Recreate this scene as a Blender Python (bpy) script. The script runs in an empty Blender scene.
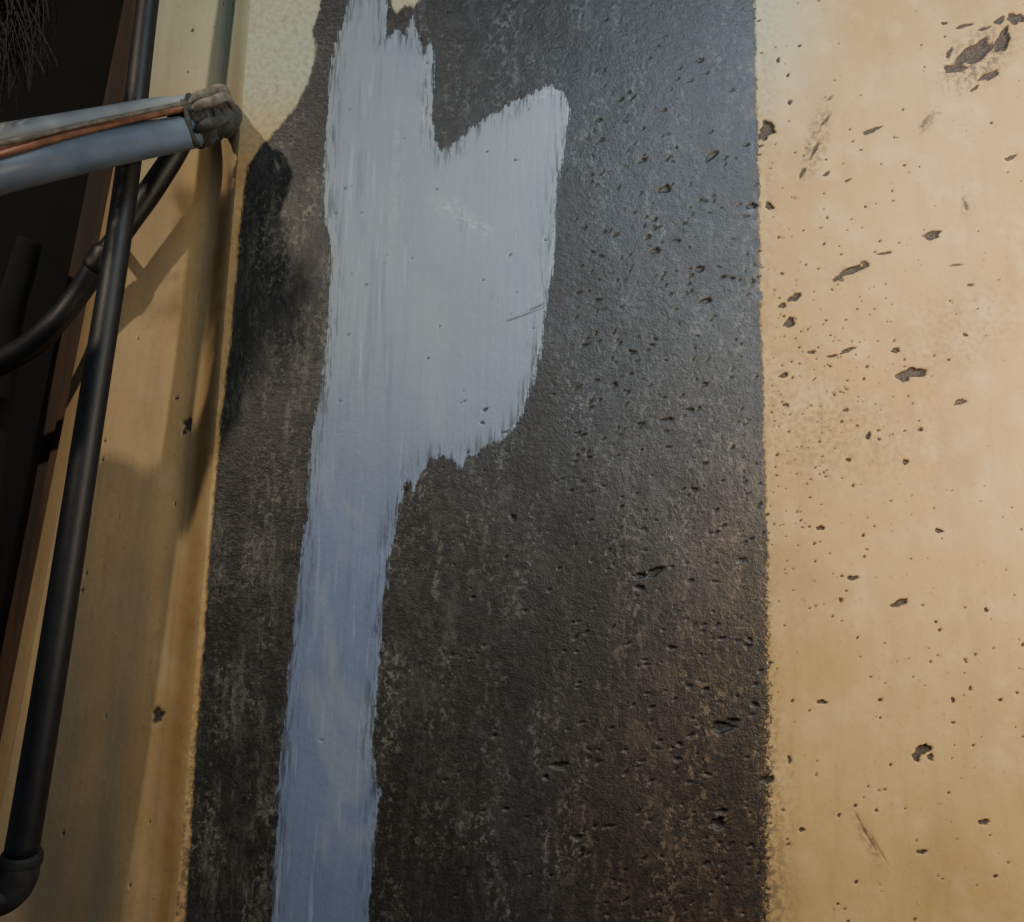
import bpy, math, numpy as np
from mathutils import Vector, Matrix
rng=np.random.default_rng(7)
scene=bpy.context.scene
# ---------------- camera (phone held 0.74 m from the wall, tilted up) ------------
F=740.0; CY=-0.74; CZ=1.6
p=math.radians(9.0); r=math.radians(1.04)
fw=np.array([0,math.cos(p),math.sin(p)]); r0=np.array([1.,0,0]); u0=np.array([0,-math.sin(p),math.cos(p)])
cr=math.cos(r)*r0+math.sin(r)*u0; cu=-math.sin(r)*r0+math.cos(r)*u0
C=np.array([0,CY,CZ])
cam=bpy.data.cameras.new("camera"); co=bpy.data.objects.new("camera",cam); scene.collection.objects.link(co)
cam.sensor_width=36; cam.sensor_fit='HORIZONTAL'; cam.lens=F/1024*36; cam.clip_start=0.02
M=Matrix(((cr[0],cu[0],-fw[0],C[0]),(cr[1],cu[1],-fw[1],C[1]),(cr[2],cu[2],-fw[2],C[2]),(0,0,0,1)))
co.matrix_world=M; scene.camera=co
def ray(u,v): return fw+cr*(u-512)/F-cu*(v-461)/F
def P(u,v,y=0.0):
    d=ray(u,v); t=(y-CY)/d[1]; return C+d*t
def D(u,v,d): return C+ray(u,v)*d
def proj(x,y,z):
    q0,q1,q2=x-C[0],y-C[1],z-C[2]
    w=q0*fw[0]+q1*fw[1]+q2*fw[2]
    return 512+F*(q0*cr[0]+q1*cr[1]+q2*cr[2])/w, 461-F*(q0*cu[0]+q1*cu[1]+q2*cu[2])/w
PD=.026   # depth of the left panel behind the main face

# ---------------- node helper ----------------
class N:
    def __init__(s,name):
        s.m=bpy.data.materials.new(name); s.m.use_nodes=True; s.t=s.m.node_tree
        s.t.nodes.clear(); s.out=s.t.nodes.new('ShaderNodeOutputMaterial'); s.b=s.t.nodes.new('ShaderNodeBsdfPrincipled')
        s.t.links.new(s.b.outputs[0],s.out.inputs[0])
    def n(s,k,**kw):
        x=s.t.nodes.new(k)
        for a,b in kw.items(): setattr(x,a,b)
        return x
    def l(s,a,b): s.t.links.new(a,b)
    def put(s,sock,v):
        if hasattr(v,'is_output') or hasattr(v,'links'): s.l(v,sock)
        else: sock.default_value=v
    def attr(s,name): return s.n('ShaderNodeAttribute',attribute_name=name).outputs['Fac']
    def coord(s,sc=(1,1,1)):
        tc=s.n('ShaderNodeTexCoord'); mp=s.n('ShaderNodeMapping'); s.l(tc.outputs['Object'],mp.inputs[0]); mp.inputs['Scale'].default_value=sc; return mp.outputs[0]
    def noise(s,sc=(1,1,1),scale=10,detail=4,rough=.55,dist=0):
        x=s.n('ShaderNodeTexNoise'); s.l(s.coord(sc),x.inputs['Vector']); x.inputs['Scale'].default_value=scale
        x.inputs['Detail'].default_value=detail; x.inputs['Roughness'].default_value=rough; x.inputs['Distortion'].default_value=dist
        return x.outputs['Fac']
    def math(s,op,a,b=0,c=0,clamp=False):
        x=s.n('ShaderNodeMath',operation=op); x.use_clamp=clamp
        s.put(x.inputs[0],a); s.put(x.inputs[1],b); s.put(x.inputs[2],c); return x.outputs[0]
    def mul(s,a,b): return s.math('MULTIPLY',a,b)
    def add(s,a,b): return s.math('ADD',a,b)
    def rng(s,v,a,b,c=0,d=1):
        x=s.n('ShaderNodeMapRange'); x.interpolation_type='SMOOTHSTEP'
        s.put(x.inputs[0],v)
        for i,q in enumerate((a,b,c,d)): s.put(x.inputs[i+1],q)
        return x.outputs[0]
    def mix(s,f,a,b,mode='MIX'):
        x=s.n('ShaderNodeMix',data_type='RGBA',blend_type=mode)
        s.put(x.inputs['Factor'],f)
        s.put(x.inputs[6],a); s.put(x.inputs[7],b); return x.outputs[2]
    def bump(s,h,strength=.3,dist=.001,normal=None):
        x=s.n('ShaderNodeBump'); s.l(h,x.inputs['Height']); x.inputs['Strength'].default_value=strength; x.inputs['Distance'].default_value=dist
        if normal is not None: s.l(normal,x.inputs['Normal'])
        return x.outputs[0]
def lin(r_,g,b):
    f=lambda c:(c/255/12.92 if c/255<=.04045 else ((c/255+.055)/1.055)**2.4)
    return (f(r_),f(g),f(b),1)
def simple(name,col,col2,scale=40,rough=.5,bump=.2,metal=0,sc=(1,1,1),bd=.0006):
    n=N(name); f=n.rng(n.noise(sc,scale,5,.6),.35,.65)
    n.l(n.mix(f,lin(*col),lin(*col2)),n.b.inputs['Base Color']); n.b.inputs['Roughness'].default_value=rough; n.b.inputs['Metallic'].default_value=metal
    n.l(n.bump(n.noise(sc,scale*4,4,.6),bump,bd),n.b.inputs['Normal']); return n.m

# ---------------- plaster / paint wall material ----------------
def wall_material(name,painted=True):
    n=N(name)
    big=n.noise((1,1,1),4,4,.6); med=n.noise((1,1,1),22,5,.6); fine=n.noise((1,1,1),160,4,.65); vfine=n.noise((1,1,1),520,3,.6)
    streak=n.noise((1,1,.12),60,4,.6)
    pit=n.attr('pit')
    tan=n.mix(n.rng(big,.35,.65),lin(158,128,80),lin(168,140,93))
    tan=n.mix(n.rng(med,.46,.70,0,.55),tan,lin(180,156,114))
    tan=n.mix(n.rng(n.noise((1,1,.6),9,5,.6),.50,.72,0,.55),tan,lin(138,114,78))
    tan=n.mix(n.rng(streak,.5,.75,0,.4),tan,lin(142,115,76))
    tan=n.mix(n.rng(n.noise((1,1,.05),14,4,.6),.55,.75,0,.35),tan,lin(134,116,88))
    tan=n.mix(n.attr('pale'),tan,lin(150,158,138))
    tan=n.mix(n.rng(fine,.60,.74,0,.65),tan,lin(116,90,60))
    tan=n.mix(n.rng(vfine,.64,.72,0,.5),tan,lin(112,86,58))
    gr=n.rng(n.noise((1,1,.12),26,5,.7),.3,.7,.5,1)
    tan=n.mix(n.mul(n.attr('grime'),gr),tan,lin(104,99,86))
    tan=n.mix(n.mul(n.attr('scuff'),n.rng(fine,.42,.58)),tan,lin(88,76,62))
    pcol=n.mix(n.rng(vfine,.4,.6),lin(36,30,27),lin(72,60,50))
    tan=n.mix(n.rng(pit,.12,.75),tan,pcol)  # pits: bare concrete plus their shading, put into the colour
    col=tan; h=n.add(n.mul(fine,.8),n.mul(med,1.0))
    if painted:
        e1=n.mul(n.math('SUBTRACT',n.noise((1,1,.5),60,5,.75),.5),10)
        e1b=n.mul(n.math('SUBTRACT',n.noise((1,1,.4),420,3,.6),.5),4)
        e1c=n.mul(n.mul(n.math('SUBTRACT',n.noise((1,1,1),230,5,.8),.5),44),n.attr('fray'))
        dk=n.rng(n.add(n.attr('sd_dark'),n.add(e1c,n.add(e1,e1b))),-1.8,1.8,1,0)
        warm=n.attr('warm'); ol=n.attr('olive')
        dcol=n.mix(warm,lin(31,34,38),lin(38,30,25))
        dcol2=n.mix(warm,lin(49,52,56),lin(70,56,44))
        dcol3=n.mix(warm,lin(72,75,76),lin(98,83,65))
        dcol=n.mix(ol,dcol,lin(30,31,29)); dcol2=n.mix(ol,dcol2,lin(51,52,47)); dcol3=n.mix(ol,dcol3,lin(88,88,78))
        d=n.mix(n.rng(n.noise((1,1,.5),60,6,.75,.4),.48,.60,0,.75),dcol,dcol2)
        st=n.noise((1,1,.8),170,4,.75)
        clump=n.rng(n.noise((1,1,.35),30,4,.6),.44,.60,.1,1.0)
        d=n.mix(n.mul(n.rng(st,.52,.59),clump),d,dcol3)
        d=n.mix(n.mul(n.attr('streaky'),n.mul(n.rng(n.noise((1,1,.16),60,5,.75),.48,.62,0,.75),n.rng(n.noise((1,1,.5),190,4,.7),.42,.58,.3,1))),d,lin(88,88,79))
        d=n.mix(n.rng(n.noise((1,1,.6),110,5,.7),.54,.62,0,.75),d,lin(18,18,18))
        d=n.mix(n.rng(n.noise((1,1,.7),8,5,.65),.45,.62,0,.6),d,lin(22,21,19))
        d=n.mix(n.rng(vfine,.62,.70,0,.7),d,lin(12,12,12))
        d=n.mix(n.rng(pit,.2,.75,0,.9),d,lin(8,8,8))  # pit shading put into the dark coat's colour
        col=n.mix(dk,col,d)
        e2=n.mul(n.math('SUBTRACT',n.noise((1,1,.07),330,4,.7),.5),15)
        e3=n.mul(n.math('SUBTRACT',n.noise((1,1,.6),150,5,.75),.5),13)
        pt=n.rng(n.add(n.attr('sd_patch'),n.add(e2,e3)),-.7,.6,1,0)
        pc=n.mix(n.rng(big,.35,.65),lin(108,122,135),lin(116,129,140))
        pc=n.mix(n.attr('blue'),pc,lin(92,105,132))
        br=n.noise((1,1,.05),110,5,.6)
        pst=n.attr('pstreak')
        pc=n.mix(n.mul(pst,n.rng(br,.50,.70,0,.5)),pc,lin(82,94,118))
        pc=n.mix(n.mul(pst,n.rng(n.noise((1,1,.06),170,4,.6),.56,.72,0,.5)),pc,lin(138,150,168))
        pc=n.mix(n.rng(n.noise((1,1,.4),16,5,.6,1.0),.5,.7,0,.4),pc,lin(124,134,140))
        pc=n.mix(n.rng(n.noise((1,1,.3),45,5,.6),.60,.72,0,.35),pc,lin(84,94,106))
        pc=n.mix(n.mul(n.attr('smear'),n.rng(n.noise((1,1,1),60,6,.75,.6),.44,.66,0,.75)),pc,lin(162,167,172))
        pc=n.mix(n.rng(pit,.3,.9,0,.85),pc,lin(44,48,52))  # pit shading put into the patch colour as well
        thin=n.mul(n.rng(n.attr('sd_patch'),-22,0,0,1),n.rng(n.noise((1,1,.1),240,4,.7),.47,.60,0,.7))
        col=n.mix(n.mul(pt,n.math('SUBTRACT',1,thin)),col,pc)
        rg=n.add(.80,n.mul(dk,-.31)); rg=n.add(rg,n.mul(pt,.05)); n.l(rg,n.b.inputs['Roughness'])
        orange=n.mul(n.mul(dk,n.math('SUBTRACT',1,n.mul(pt,.8))),n.add(n.mul(n.noise((1,1,1),120,4,.6),1.9),n.mul(vfine,1.0)))
        ph=n.mul(pt,n.add(.5,n.mul(br,1.2)))
        h=n.add(n.add(h,orange),ph)
    else:
        n.b.inputs['Roughness'].default_value=.75
        h=n.add(h,n.mul(n.noise((1,1,.03),45,3,.6),1.2))
    n.l(col,n.b.inputs['Base Color'])
    n.l(n.bump(h,.5,.0012),n.b.inputs['Normal'])
    return n.m
mat_wall=wall_material("painted_concrete"); mat_side=wall_material("tan_plaster",False)

# ---------------- helpers for grids -----------------
def grid_mesh(name,X,Z,Y,mat,attrs):
    nz,nx=X.shape
    me=bpy.data.meshes.new(name)
    co_=np.stack([X,Y,Z],-1).astype(np.float32).reshape(-1,3)
    idx=np.arange(nx*nz).reshape(nz,nx)
    a=idx[:-1,:-1].ravel(); b=idx[:-1,1:].ravel(); c=idx[1:,1:].ravel(); d=idx[1:,:-1].ravel()
    q=np.stack([a,b,c,d],-1).astype(np.int32)
    if X[0,-1]<X[0,0]: q=q[:,::-1].copy()
    nf=len(q)
    me.vertices.add(len(co_)); me.vertices.foreach_set('co',co_.ravel())
    me.loops.add(nf*4); me.loops.foreach_set('vertex_index',q.ravel())
    me.polygons.add(nf); me.polygons.foreach_set('loop_start',np.arange(0,nf*4,4,dtype=np.int32))
    try: me.polygons.foreach_set('loop_total',np.full(nf,4,np.int32))
    except Exception: pass
    me.polygons.foreach_set('use_smooth',np.ones(nf,bool))
    me.update(calc_edges=True)
    for k,v in attrs.items():
        at=me.attributes.new(k,'FLOAT','POINT'); at.data.foreach_set('value',v.astype(np.float32).ravel())
    me.materials.append(mat)
    ob=bpy.data.objects.new(name,me); scene.collection.objects.link(ob); return ob
def sdf(px,py,poly):
    shp=px.shape; px=px.ravel().astype(np.float32); py=py.ravel().astype(np.float32)
    best=np.full(px.shape,1e12,np.float32); ins=np.zeros(px.shape,bool)
    n_=len(poly)
    for i in range(n_):
        ax,ay=poly[i]; bx,by=poly[(i+1)%n_]
        ex,ey=bx-ax,by-ay; L=ex*ex+ey*ey+1e-9
        t=np.clip(((px-ax)*ex+(py-ay)*ey)/L,0,1)
        dx=px-ax-t*ex; dy=py-ay-t*ey
        best=np.minimum(best,dx*dx+dy*dy)
        if ay!=by:
            c=((ay>py)!=(by>py))&(px<(bx-ax)*(py-ay)/(by-ay)+ax); ins^=c
    dd=np.sqrt(best); return np.where(ins,-dd,dd).reshape(shp)
def smooth(x,a,b):
    t=np.clip((x-a)/(b-a),0,1); return t*t*(3-2*t)
def blob(U,V,cx,cy,a,b,ang):
    t=math.radians(ang); x=(U-cx)*math.cos(t)+(V-cy)*math.sin(t); y=-(U-cx)*math.sin(t)+(V-cy)*math.cos(t)
    return smooth(1.3-np.hypot(x/a,y/b),0,1)

# ---------------- main wall -----------------
S=0.00108
xc=P(213,461)[0]
xs=np.concatenate([np.arange(xc,0.63,S),np.linspace(0.64,1.8,60)])
zd=np.arange(1.24,2.30,S)
zs=np.concatenate([np.linspace(0,1.235,60),zd,np.linspace(2.305,3.0,40)])
X,Z=np.meshgrid(xs,zs); U,V=proj(X,np.zeros_like(X),Z)
dark=[(318,-900),(322,-10),(320,8),(312,30),(317,48),(308,80),(298,104),(280,126),(262,146),(249,165),(243,200),(238,250),(232,330),(222,420),(212,520),(204,640),(195,760),(185,922),(150,2500),(780,2500),(766,922),(769,780),(768,650),(766,500),(762,350),(760,200),(757,100),(755,0),(745,-900),(420,-900),(421,0),(414,8),(404,6),(397,12),(392,5),(388,-900)]
patch=[(352,-6),(345,15),(331,60),(326,120),(324,200),(331,260),(328,330),(322,390),(312,440),(306,510),(300,570),(292,640),(287,700),(280,770),(275,840),(270,930),(262,1150),(366,1150),(370,922),(374,850),(379,790),(373,745),(380,660),(384,600),(389,560),(396,520),(403,492),(407,480),(413,492),(420,478),(428,463),(438,456),(452,460),(460,470),(466,458),(480,450),(500,440),(513,430),(523,412),(530,390),(540,350),(548,300),(554,250),(556,210),(560,170),(567,132),(570,110),(563,92),(552,86),(540,90),(525,98),(508,106),(490,116),(470,130),(452,145),(442,152),(435,140),(432,110),(434,70),(432,38),(424,54),(413,18),(405,36),(397,28),(386,38),(388,-6)]
sd_dark=sdf(U,V,dark); sd_patch=sdf(U,V,patch)
pit=np.zeros_like(X); dep=np.zeros_like(X)
def add_pits(plist,xs,zs,pit,dep,y=0.0,wob=1.0):
    for (u,v,w,h,ang,dp) in plist:
        c=P(u,v,y); k=1.04/740*.74
        a=w/2*k*1.05; b=h/2*k*1.05; R_=max(a,b)*1.6
        i0,i1=np.searchsorted(xs,[c[0]-R_,c[0]+R_]); j0,j1=np.searchsorted(zs,[c[2]-R_,c[2]+R_])
        if i1-i0<2 or j1-j0<2: continue
        xx,zz=np.meshgrid(xs[i0:i1]-c[0],zs[j0:j1]-c[2])
        t=math.radians(-ang); xr=xx*math.cos(t)+zz*math.sin(t); zr=-xx*math.sin(t)+zz*math.cos(t)
        rr=np.hypot(xr/a,zr/b); th=np.arctan2(zr/b,xr/a)
        q=rng.uniform(0,6.28,5)
        rr=rr/(1+wob*(.16*np.sin(2*th+q[0])+.13*np.sin(3*th+q[1])+.10*np.sin(5*th+q[2])+.06*np.sin(8*th+q[3])))
        m=smooth(1-rr,0,.5)
        pit[j0:j1,i0:i1]=np.maximum(pit[j0:j1,i0:i1],np.minimum(1,m*(.35+.35*dp))); dep[j0:j1,i0:i1]=np.maximum(dep[j0:j1,i0:i1],m*dp*.0009)
big=[(975,52,60,20,-38,4),(1003,40,40,14,-60,4),(955,68,26,13,-10,3),(990,75,30,9,-30,3),(1016,18,20,18,0,3),(965,25,26,5,-20,2),(985,28,20,5,-25,1.5),(950,52,18,7,-60,1.5),(975,88,14,5,-40,2),(1000,20,22,7,-40,2),
(912,373,32,13,-14,4),(903,378,14,9,20,3),(852,270,38,8,-24,3),(838,278,12,6,-20,2),(866,264,10,8,0,2),(932,235,24,10,-12,3),(768,128,18,20,-60,4),(763,136,12,10,0,3),
(795,297,18,8,-20,3),(790,322,18,9,-50,3),(783,305,10,7,0,2),(922,750,18,11,-30,4),(916,757,10,8,0,3),(930,757,8,7,0,2),(899,603,20,7,-15,3),
(872,130,24,7,-24,2),(815,150,30,5,-60,1.0),(826,120,22,5,-55,.8),(803,172,22,5,-62,1.3),(830,98,14,4,-40,.7),(885,253,18,5,-10,1.5),(848,350,22,5,-20,2.2),(832,356,12,4,-10,2),(960,402,15,7,-25,2.3),(956,265,18,4,-10,1),(965,205,20,6,70,.6),(925,122,26,7,-50,.5),
(1010,158,16,6,-20,2),(820,528,9,6,0,2.5),(784,375,14,5,-30,2.5),(896,350,12,6,-10,2.5),(812,352,10,5,0,2),(868,436,9,6,-70,2.5),(848,460,6,5,0,2),(905,462,8,6,0,2.5),(920,430,6,5,0,2),(786,405,7,5,0,2),(846,410,8,5,0,1.5),
(938,531,9,6,0,2.5),(852,578,13,6,-10,2),(822,702,11,5,0,2.5),(768,780,14,8,-20,3),(984,822,12,6,0,2),(922,852,12,5,0,1.5),(790,760,5,9,0,1.5),(840,600,5,5,0,2),(985,610,6,5,0,2),(802,830,6,5,0,2),(880,700,5,4,0,2),
(1000,700,5,4,0,2),(952,700,5,6,0,2),(965,335,6,5,0,2),(970,285,10,4,-20,1.5),(770,205,10,10,-60,3),(778,60,8,5,-60,2),(788,75,6,4,-50,2),(800,45,7,4,-50,1.5),
(790,102,5,10,20,1.5),(848,180,9,4,-30,1.5),(827,173,12,5,-30,1.5),(945,22,8,6,0,1.5),
(866,832,44,4,62,.5),(880,850,34,3,60,.4),
(723,728,24,12,-20,4),(733,722,12,8,0,3),(655,572,20,8,-20,3.5),(640,576,12,7,0,3),(640,588,10,6,0,3),(718,824,18,10,-20,3.5),(722,812,10,6,0,3),(560,766,16,8,-10,3),(578,838,9,6,0,2.5),(546,778,7,5,0,2),(665,188,18,7,-25,3),(655,250,14,6,-25,2.5),(648,236,10,5,-25,2),(694,490,10,5,0,2),(640,425,12,6,-20,2),(700,268,12,7,-30,2.5),(706,300,14,6,-20,3),(712,155,18,7,-50,2.5),(752,205,12,7,-20,3),(668,420,12,5,-20,2),(690,410,10,5,0,2),(706,690,7,5,0,2.5),(680,745,7,5,0,2),(585,345,10,4,-20,2),(598,300,10,4,-20,1.6),(672,648,10,5,0,2),(742,560,7,5,0,2),(750,640,5,5,0,2),(755,705,7,6,0,2),(614,385,10,5,-20,2),(632,352,9,6,0,2),(642,160,12,5,-30,2),(700,60,11,5,-30,2),(598,120,10,4,-20,2),
(522,316,50,3,-22,1.2),(535,308,30,3,-25,1.2),(485,410,7,5,-40,2),(482,423,6,4,0,2),(505,432,10,3,-20,1.5),(513,518,7,9,0,2),(515,160,6,3,0,1.5),(545,240,5,3,0,1.5),(510,255,6,3,-30,1.5),(487,152,5,3,0,1.5),(405,492,5,10,0,1.5),(352,275,4,3,0,1),(322,740,5,3,0,1),(437,190,6,3,0,1)]
add_pits(big,xs,zs,pit,dep)
small=[]
for i in range(480):   # tan side: a loose drift of pinholes, thinning to the right
    if i<270:
        u=768+abs(rng.normal(0,80)); v=rng.normal(400,120)
    else: u=rng.uniform(770,1060); v=rng.uniform(-20,940)
    w=2.2+2.4*rng.random()**2.4; small.append((u,v,w*1.25,w*.9,-25+rng.normal(0,25),rng.uniform(.5,1.5)))
for i in range(380):   # dark side
    u=rng.uniform(575,765); v=rng.normal(270,180) if i<270 else rng.uniform(400,940)
    w=rng.uniform(2.6,5.6); small.append((u,v,w*1.7,w*.7,-28+rng.normal(0,15),rng.uniform(.7,1.9)))
for i in range(110):
    u=rng.uniform(440,768); v=rng.uniform(450,930); w=rng.uniform(2.5,5); small.append((u,v,w*1.2,w*.8,-20,rng.uniform(.8,1.6)))
for i in range(35):
    u=rng.uniform(330,565); v=rng.uniform(60,440); w=rng.uniform(2.6,3.8); small.append((u,v,w*1.5,w*.7,-20,rng.uniform(.9,1.4)))
for i in range(60):
    u=rng.uniform(440,600); v=rng.uniform(-10,110); w=rng.uniform(2.2,4); small.append((u,v,w*1.5,w*.7,-25,rng.uniform(.5,1.1)))
add_pits(small,xs,zs,pit,dep,wob=.5)
und=.0012*np.sin(X*9+1.3*np.sin(Z*5))+.0009*np.sin(Z*13+X*7)+.0005*np.sin(X*41+2*np.sin(Z*23))
yy=dep+und*smooth(X,xc,xc+.05)-.0005*smooth(-sd_patch,0,3)
warm=np.clip(smooth(V,380,800)*.8*smooth(U,470,640)+smooth(U,640,760)*smooth(V,300,560)*.5,0,1)  # browner low right: paint tone plus warm light put into the colour
olive=np.clip(smooth(-U,-600,-420)*smooth(V,380,560)+smooth(-U,-345,-300)*smooth(V,80,200),0,1)
streaky=np.clip(smooth(-U,-345,-310)*smooth(V,140,300)+.35*olive,0,1)
pale=np.clip(smooth(-V,-190,10)*(smooth(-U,-330,-300)+.8*smooth(-U,-860,-750)),0,1)
blue=smooth(V,280,600)  # light falloff down the patch, put into its colour as a bluer tone
fray=np.clip(smooth(U,700,750)*(.22+.78*smooth(V,480,700)),0,1)
pstreak=np.clip(smooth(-U,-425,-395)+.12,0,1)
smear=np.clip(blob(U,V,455,212,30,12,28)+.8*blob(U,V,480,228,16,7,20)+.8*blob(U,V,540,96,26,5,-25)+.35*blob(U,V,395,190,6,110,2)+.5*blob(U,V,425,90,6,60,2),0,1)
scuff=np.clip(blob(U,V,978,58,50,28,-38)+.8*blob(U,V,817,140,13,46,12)+.7*blob(U,V,930,120,22,6,-50)+.5*blob(U,V,965,205,6,16,0)+.5*blob(U,V,868,838,8,38,-28)+.5*blob(U,V,852,270,26,10,-24)+.25*blob(U,V,800,400,60,80,0)+.3*blob(U,V,860,440,90,60,0)+.3*blob(U,V,960,330,80,50,-30)+.6*smooth(V,600,900)*smooth(-U,-810,-768)+.25*smooth(-U,-790,-766),0,1)
z0=np.zeros_like(X)
wall=grid_mesh("wall_back",X,Z,yy,mat_wall,dict(sd_dark=sd_dark,sd_patch=sd_patch,pit=pit,warm=warm,olive=olive,streaky=streaky,pale=pale,blue=blue,grime=z0,scuff=scuff,pstreak=pstreak,smear=smear,fray=fray))

# ---------------- chamfered corner + recessed left panel --------------
cz=np.arange(0,3.001,.004)
rng2=np.random.default_rng(3)
jit=np.convolve(rng2.normal(0,.0012,len(cz)),np.ones(3)/3,'same')
prof=[(0,0),(-.005,.002),(-.013,.009),(-.022,.019),(-.030,PD-.0005),(-.036,PD-.0004)]
Xc=np.array([[xc+a+ (jit[j] if 0<i<4 else 0) for i,(a,b) in enumerate(prof)] for j in range(len(cz))])
Yc=np.array([[b - (jit[j]*.5 if 0<i<4 else 0) for i,(a,b) in enumerate(prof)] for j in range(len(cz))])
Zc=np.repeat(cz[:,None],6,1)
def extra(X_): 
    z=np.zeros_like(X_); return dict(pit=z,pale=z,grime=z,scuff=z)
Uc,Vc=proj(Xc,Yc,Zc)
e=extra(Xc); e['pale']=smooth(-Vc,-200,0); e['grime']=.12+.3*smooth(-Vc,-300,-150)
corner=grid_mesh("trim_1",Xc,Zc,Yc,mat_side,e)
pa=P(158,0,PD); pb=P(22,700,PD)
def xleft(z): return pb[0]+(pa[0]-pb[0])*(z-pb[2])/(pa[2]-pb[2])
XR=xc-.030
tt=np.linspace(0,1,190); zz2=np.concatenate([np.linspace(0,1.2,30),np.arange(1.21,2.35,.0025),np.linspace(2.36,3,20)])
Xp=np.array([[xleft(z)+(XR-xleft(z))*t for t in tt] for z in zz2]); Zp=np.repeat(zz2[:,None],len(tt),1)
pp=np.zeros_like(Xp)
def pit_on(u,v,w,h):
    c=P(u,v,PD); rr=np.hypot((Xp-c[0])/(w*.0005),(Zp-c[2])/(h*.0005)); th=np.arctan2(Zp-c[2],Xp-c[0])
    m=smooth(1-rr/(1+.2*np.sin(3*th+u)+.15*np.sin(5*th)),0,.6); np.maximum(pp,m,out=pp)
for a_ in [(188,424,15,20),(158,715,15,22),(184,432,8,8),(192,30,6,6),(187,72,5,4),(176,398,6,5)]: pit_on(*a_)
for i in range(30): pit_on(rng.uniform(60,230),rng.uniform(0,920),rng.uniform(2,4),rng.uniform(2,4))
Up,Vp=proj(Xp,PD+0*Xp,Zp)
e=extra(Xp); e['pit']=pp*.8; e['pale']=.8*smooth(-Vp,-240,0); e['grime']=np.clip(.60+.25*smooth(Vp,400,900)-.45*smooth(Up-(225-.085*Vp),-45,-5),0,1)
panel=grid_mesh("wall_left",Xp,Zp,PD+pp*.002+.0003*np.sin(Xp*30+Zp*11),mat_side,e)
splay=[(0,0),(-.006,.004),(-.026,.02),(-.030,.03)]
Xs=np.array([[xleft(z)+a for a,b in splay] for z in zz2]); Ys=np.array([[PD+b for a,b in splay] for z in zz2]); Zs=np.repeat(zz2[:,None],4,1)
e=extra(Xs); e['grime']=.45+0*Xs; grid_mesh("trim_2",Xs,Zs,Ys,mat_side,e)
mat_brown=simple("recess_boards",(84,60,42),(38,28,21),14,.85,.5,sc=(1,1,.08))
mat_black=simple("recess_shade_black",(9,8,7),(3,3,3),20,.95,.5)  # recess shade put into a near-black colour; the riser shares it
def meshobj(name,verts,faces,mat,smoothf=False,parent=None):
    me=bpy.data.meshes.new(name); me.from_pydata([tuple(map(float,v)) for v in verts],[],faces); me.update()
    if smoothf: me.polygons.foreach_set('use_smooth',[True]*len(me.polygons))
    me.materials.append(mat); ob=bpy.data.objects.new(name,me); scene.collection.objects.link(ob)
    if parent: ob.parent=parent
    return ob
prof=[(-.030,.03),(-.030,.055),(-.056,.055),(-.059,.064),(-.082,.064),(-.085,.22),(-.9,.22)]
vs=[];fs=[]
for z in (0,3.0):
    for a,b in prof: vs.append((xleft(z)+a,PD+b,z))
n_=len(prof)
for i in range(n_-1): fs.append((i+1,i,i+n_,i+1+n_))
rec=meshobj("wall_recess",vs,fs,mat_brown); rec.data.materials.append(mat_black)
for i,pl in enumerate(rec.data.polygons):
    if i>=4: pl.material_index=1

# ---------------- sweeps ----------------
def catmull(pts,sub=10):
    pts=[np.array(q,float) for q in pts]; P_=[2*pts[0]-pts[1]]+pts+[2*pts[-1]-pts[-2]]; out=[]
    for i in range(1,len(P_)-2):
        for k in range(sub):
            t=k/sub; a,b,c,d=P_[i-1:i+3]
            out.append(.5*((2*b)+(-a+c)*t+(2*a-5*b+4*c-d)*t*t+(-a+3*b-3*c+d)*t**3))
    out.append(P_[-2]); return out
def tube(name,pts,mat,sub=10,seg=28,parent=None,lump=0,seed=0,flat=1.0,crumple=0):
    c=catmull(pts,sub); c=np.array(c); pos=c[:,:3]; rad=c[:,3]
    rg=np.random.default_rng(seed); q=rg.uniform(0,6.28,6)
    vs=[];fs=[]; up=np.array([.13,.2,1.]); 
    for i in range(len(pos)):
        t=pos[min(i+1,len(pos)-1)]-pos[max(i-1,0)]; t=t/np.linalg.norm(t)
        if i==0: 
            s=np.cross(t,up if abs(t[2])<.9 else np.array([1,0,0.])); 
        else: s=s-t*np.dot(s,t)
        s=s/np.linalg.norm(s); b=np.cross(t,s)
        for k in range(seg):
            th=2*math.pi*k/seg
            rr=rad[i]*(1+lump*(math.sin(3*th+q[0]+i*.35)*.5+math.sin(2*th+q[1]-i*.22)*.5+math.sin(5*th+q[2]+i*.6)*.3)+crumple*abs(math.sin(i*.55+1.4*math.sin(2*th+q[3])+q[4])))
            vs.append(pos[i]+s*math.cos(th)*rr+b*math.sin(th)*rr*flat)
    m=len(pos)
    for i in range(m-1):
        for k in range(seg):
            fs.append((i*seg+k,i*seg+(k+1)%seg,(i+1)*seg+(k+1)%seg,(i+1)*seg+k))
    fs.append(tuple(range(seg-1,-1,-1))); fs.append(tuple((m-1)*seg+k for k in range(seg)))
    return meshobj(name,vs,fs,mat,True,parent)
def pp_(u,v,d,rpx):
    q=D(u,v,d); return (q[0],q[1],q[2],rpx*d/F)
def empty(name,loc):
    e_=bpy.data.objects.new(name,None); e_.location=loc; e_.empty_display_size=.05; scene.collection.objects.link(e_); return e_
def setparent(par,obs):
    bpy.context.view_layer.update()
    for o in obs: o.parent=par; o.matrix_parent_inverse=par.matrix_world.inverted()

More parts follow.
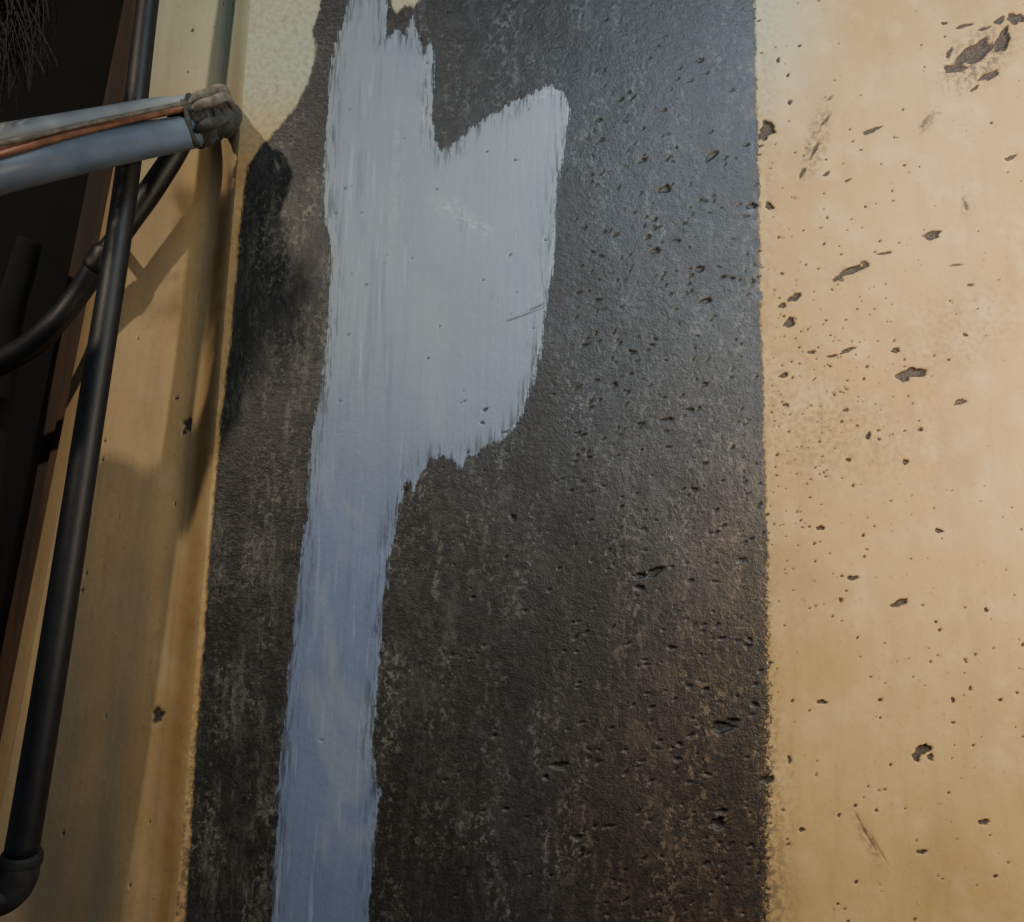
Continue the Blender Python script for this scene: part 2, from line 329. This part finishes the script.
mat_pvc=simple("grey_pvc",(96,108,124),(82,94,110),24,.42,.1)
mat_pvc2=simple("white_pvc",(140,146,148),(116,123,128),24,.46,.1)
mat_cu=simple("copper",(150,106,84),(118,80,60),60,.4,.1,.4)
mat_tape=simple("grey_wrap",(66,68,66),(38,40,40),90,.75,.8,bd=.0015)
mat_tape2=simple("pale_wrap",(122,118,106),(88,86,76),90,.8,.8,bd=.0015)
mat_iron=simple("black_iron",(20,22,28),(11,12,15),70,.5,.35)
mat_iron2=simple("dark_iron_fitting",(40,42,44),(22,22,23),60,.65,.6)

be=empty("pipe_bundle",P(236,112,.0))
parts=[]
parts.append(tube("conduit",[pp_(-160,216,.52,24),pp_(0,171,.57,21.5),pp_(100,149,.64,18.5),pp_(195,131,.725,15.5)],mat_pvc))
parts.append(tube("white_pipe",[pp_(-160,168,.52,15),pp_(0,138,.57,13),pp_(100,119,.64,11),pp_(160,107,.695,9),pp_(205,102,.73,7)],mat_pvc2))
parts.append(tube("copper_pipe",[pp_(-160,192,.505,6),pp_(0,153,.555,4.6),pp_(90,129,.62,4),pp_(160,113,.685,3.6),pp_(200,106,.72,3.6)],mat_cu))
parts.append(tube("wire",[pp_(-160,180,.498,3),pp_(0,144,.55,2.6),pp_(90,123,.615,2.2),pp_(185,103,.69,2)],mat_tape2))
parts.append(tube("wrapped_end",[pp_(186,124,.71,15),pp_(189,123,.715,20),pp_(194,122,.722,21),pp_(199,121,.73,18),pp_(206,120,.738,19),pp_(214,118,.748,18),pp_(221,117,.76,16),pp_(225,116,.78,14),pp_(227,115,.82,12)],mat_tape,lump=.10,seed=4,sub=8,seg=48,crumple=.12))
def ring(name,u,v,d,ra,rb,mat,tilt=0.0,thick=4,seed=1):
    pts=[]
    for k in range(13):
        th=k/12*2*math.pi
        pts.append(pp_(u+ra*math.cos(th)*math.cos(tilt)-rb*math.sin(th)*math.sin(tilt),v+ra*math.cos(th)*math.sin(tilt)+rb*math.sin(th)*math.cos(tilt),d+.02*math.cos(th),thick*(1+.15*math.sin(3*th+seed))))
    return tube(name,pts,mat,sub=5,seg=12,lump=.08,seed=seed)
parts.append(ring("tape_band",193,120,.722,5,24,mat_tape,-.15,3.5,2))
parts.append(ring("tape_band_2",212,117,.742,5,21,mat_tape,-.2,3.2,5))
parts.append(tube("tape_fold_1",[pp_(190,104,.705,3),pp_(196,97,.705,4.5),pp_(206,94,.71,4.5),pp_(217,89,.72,4.5),pp_(225,90,.73,4),pp_(229,96,.745,3)],mat_tape2,sub=6,seg=14,lump=.12,seed=5,flat=.8))
parts.append(tube("tape_fold_2",[pp_(192,110,.70,3),pp_(201,104,.70,4.5),pp_(213,101,.71,5),pp_(224,97,.72,4.5),pp_(231,102,.74,4),pp_(233,110,.76,3)],mat_tape2,sub=6,seg=14,lump=.12,seed=8,flat=.8))
parts.append(tube("tape_fold_3",[pp_(196,130,.705,4),pp_(206,125,.708,6),pp_(218,122,.725,6),pp_(229,118,.745,5)],mat_tape,sub=6,seg=14,lump=.12,seed=9,flat=.8))
setparent(be,parts)

pe=empty("iron_pipe",D(80,450,.68)); parts=[]
parts.append(tube("pipe_run",[pp_(170,-160,.78,9.5),pp_(148,0,.755,10),pp_(124,200,.72,11.5),pp_(90,420,.685,13),pp_(50,680,.65,14.5),pp_(20,862,.63,15.5)],mat_iron))
parts.append(tube("elbow",[pp_(21,856,.63,17),pp_(18,876,.627,18),pp_(10,890,.625,18.5),pp_(-6,897,.62,19),pp_(-30,900,.615,18)],mat_iron2,lump=.015))
parts.append(tube("elbow_collar",[pp_(22.5,852,.6305,16),pp_(22,855,.6305,19),pp_(20.5,864,.6295,19),pp_(20,867,.629,17)],mat_iron2))
parts.append(tube("pipe_return",[pp_(-20,899,.617,15),pp_(-60,902,.612,15),pp_(-100,905,.61,15)],mat_iron))
q0=D(162,-100,.77); q1=P(205,-100,PD+.003)
parts.append(tube("wall_bracket",[(*q0,.007),(*((q0+q1)/2),.007),(*q1,.007)],mat_iron))
setparent(pe,parts)

de=empty("diagonal_pipe",D(100,250,.7)); parts=[]
parts.append(tube("pipe_run",[pp_(198,120,.815,8),pp_(188,134,.79,9),pp_(176,152,.775,10),pp_(150,192,.77,11),pp_(122,232,.765,10.5),pp_(100,262,.76,11),pp_(78,294,.76,10.5),pp_(52,326,.755,11.5),pp_(20,352,.755,12),pp_(-60,392,.755,12)],mat_iron,lump=.03))
parts.append(tube("clamp",[pp_(108,250,.762,12),pp_(105,255,.761,13.5),pp_(97,266,.76,13.5),pp_(94,270,.76,12)],mat_iron,lump=.03))
q0=D(112,244,.763); q1=P(118,244,PD+.002)
parts.append(tube("clamp_stud",[(*q0,.006),(*((q0+q1)/2),.006),(*q1,.006)],mat_iron))
setparent(de,parts)
tube("recess_riser",[pp_(30,240,.82,11),pp_(22,270,.82,12),pp_(8,330,.81,12),pp_(-6,480,.80,12),pp_(-30,760,.79,12),pp_(-36,900,.78,12)],mat_black)

mat_br=simple("dark_bristle",(24,17,14),(9,7,7),200,.8,.2)
cu_=bpy.data.curves.new("bristle_brush",'CURVE'); cu_.dimensions='3D'; cu_.bevel_depth=.0008; cu_.bevel_resolution=1
for i in range(520):
    b=D(rng.uniform(-70,30),rng.uniform(-90,-30),rng.uniform(.52,.60))
    u1=rng.uniform(-60,58); d1=rng.uniform(.52,.62); v1=rng.uniform(50,125)-max(0,u1)*1.0
    e1=D(u1,v1,d1); mid=(b+e1)/2+np.array([.012,0,.004])+rng.normal(0,.003,3)
    s=cu_.splines.new('POLY'); pts=[(1-t)**2*b+2*t*(1-t)*mid+t*t*e1 for t in np.linspace(0,1,8)]
    s.points.add(7)
    for k,q in enumerate(pts): s.points[k].co=(*q,1); s.points[k].radius=1-.75*k/7
cu_.materials.append(mat_br); bo=bpy.data.objects.new("bristle_brush",cu_); scene.collection.objects.link(bo)

# unseen round-topped post, added off-frame to cast the arched shadow on the left wall
key=np.array([-.76,-1.05,2.42])
tgt=P(118,464,PD); tpos=tgt+(key-tgt)*.30
rp=.034; hz=tpos[2]
vs=[];fs=[];seg=32;prf=[(rp*1.6,0),(rp*1.6,.02),(rp,.03),(rp,hz-rp)]+[(rp*math.cos(a),hz-rp+rp*math.sin(a)) for a in np.linspace(.15,1.5,8)]
for rr,z in prf:
    for k in range(seg): vs.append((tpos[0]+rr*math.cos(2*math.pi*k/seg),tpos[1]+rr*math.sin(2*math.pi*k/seg),z))
for i in range(len(prf)-1):
    for k in range(seg): fs.append((i*seg+k,i*seg+(k+1)%seg,(i+1)*seg+(k+1)%seg,(i+1)*seg+k))
fs.append(tuple((len(prf)-1)*seg+k for k in range(seg)))
meshobj("shadow_post",vs,fs,simple("shadow_post_paint",(90,80,66),(60,54,46),30,.6,.2),True)

mf=simple("floor_concrete",(110,98,84),(84,76,66),9,.8,.4)
meshobj("floor",[(-1.6,-2.6,0),(1.8,-2.6,0),(1.8,.25,0),(-1.6,.25,0)],[(0,1,2,3)],mf)

# ---------------- lights -----------------
def area(name,loc,target,size,power,col,spread=180):
    l=bpy.data.lights.new(name,'AREA'); l.energy=power; l.color=col; l.size=size; l.spread=math.radians(spread)
    o=bpy.data.objects.new(name,l); scene.collection.objects.link(o); o.location=loc
    o.rotation_euler=(Vector(target)-Vector(loc)).to_track_quat('-Z','Y').to_euler(); return o
area("lamp_warm",key,(-.35,0,1.75),.04,9.5,(1,.85,.66))
area("lamp_side",(1.25,-.85,1.80),(.68,0,1.85),.45,8.3,(1,.83,.58),84)
area("lamp_cool",(.62,-.85,2.65),(.32,0,1.95),.6,4.0,(.72,.86,1),85)
w=bpy.data.worlds.new("world"); scene.world=w; w.use_nodes=True
w.node_tree.nodes['Background'].inputs[0].default_value=(.85,.9,1,1); w.node_tree.nodes['Background'].inputs[1].default_value=.09
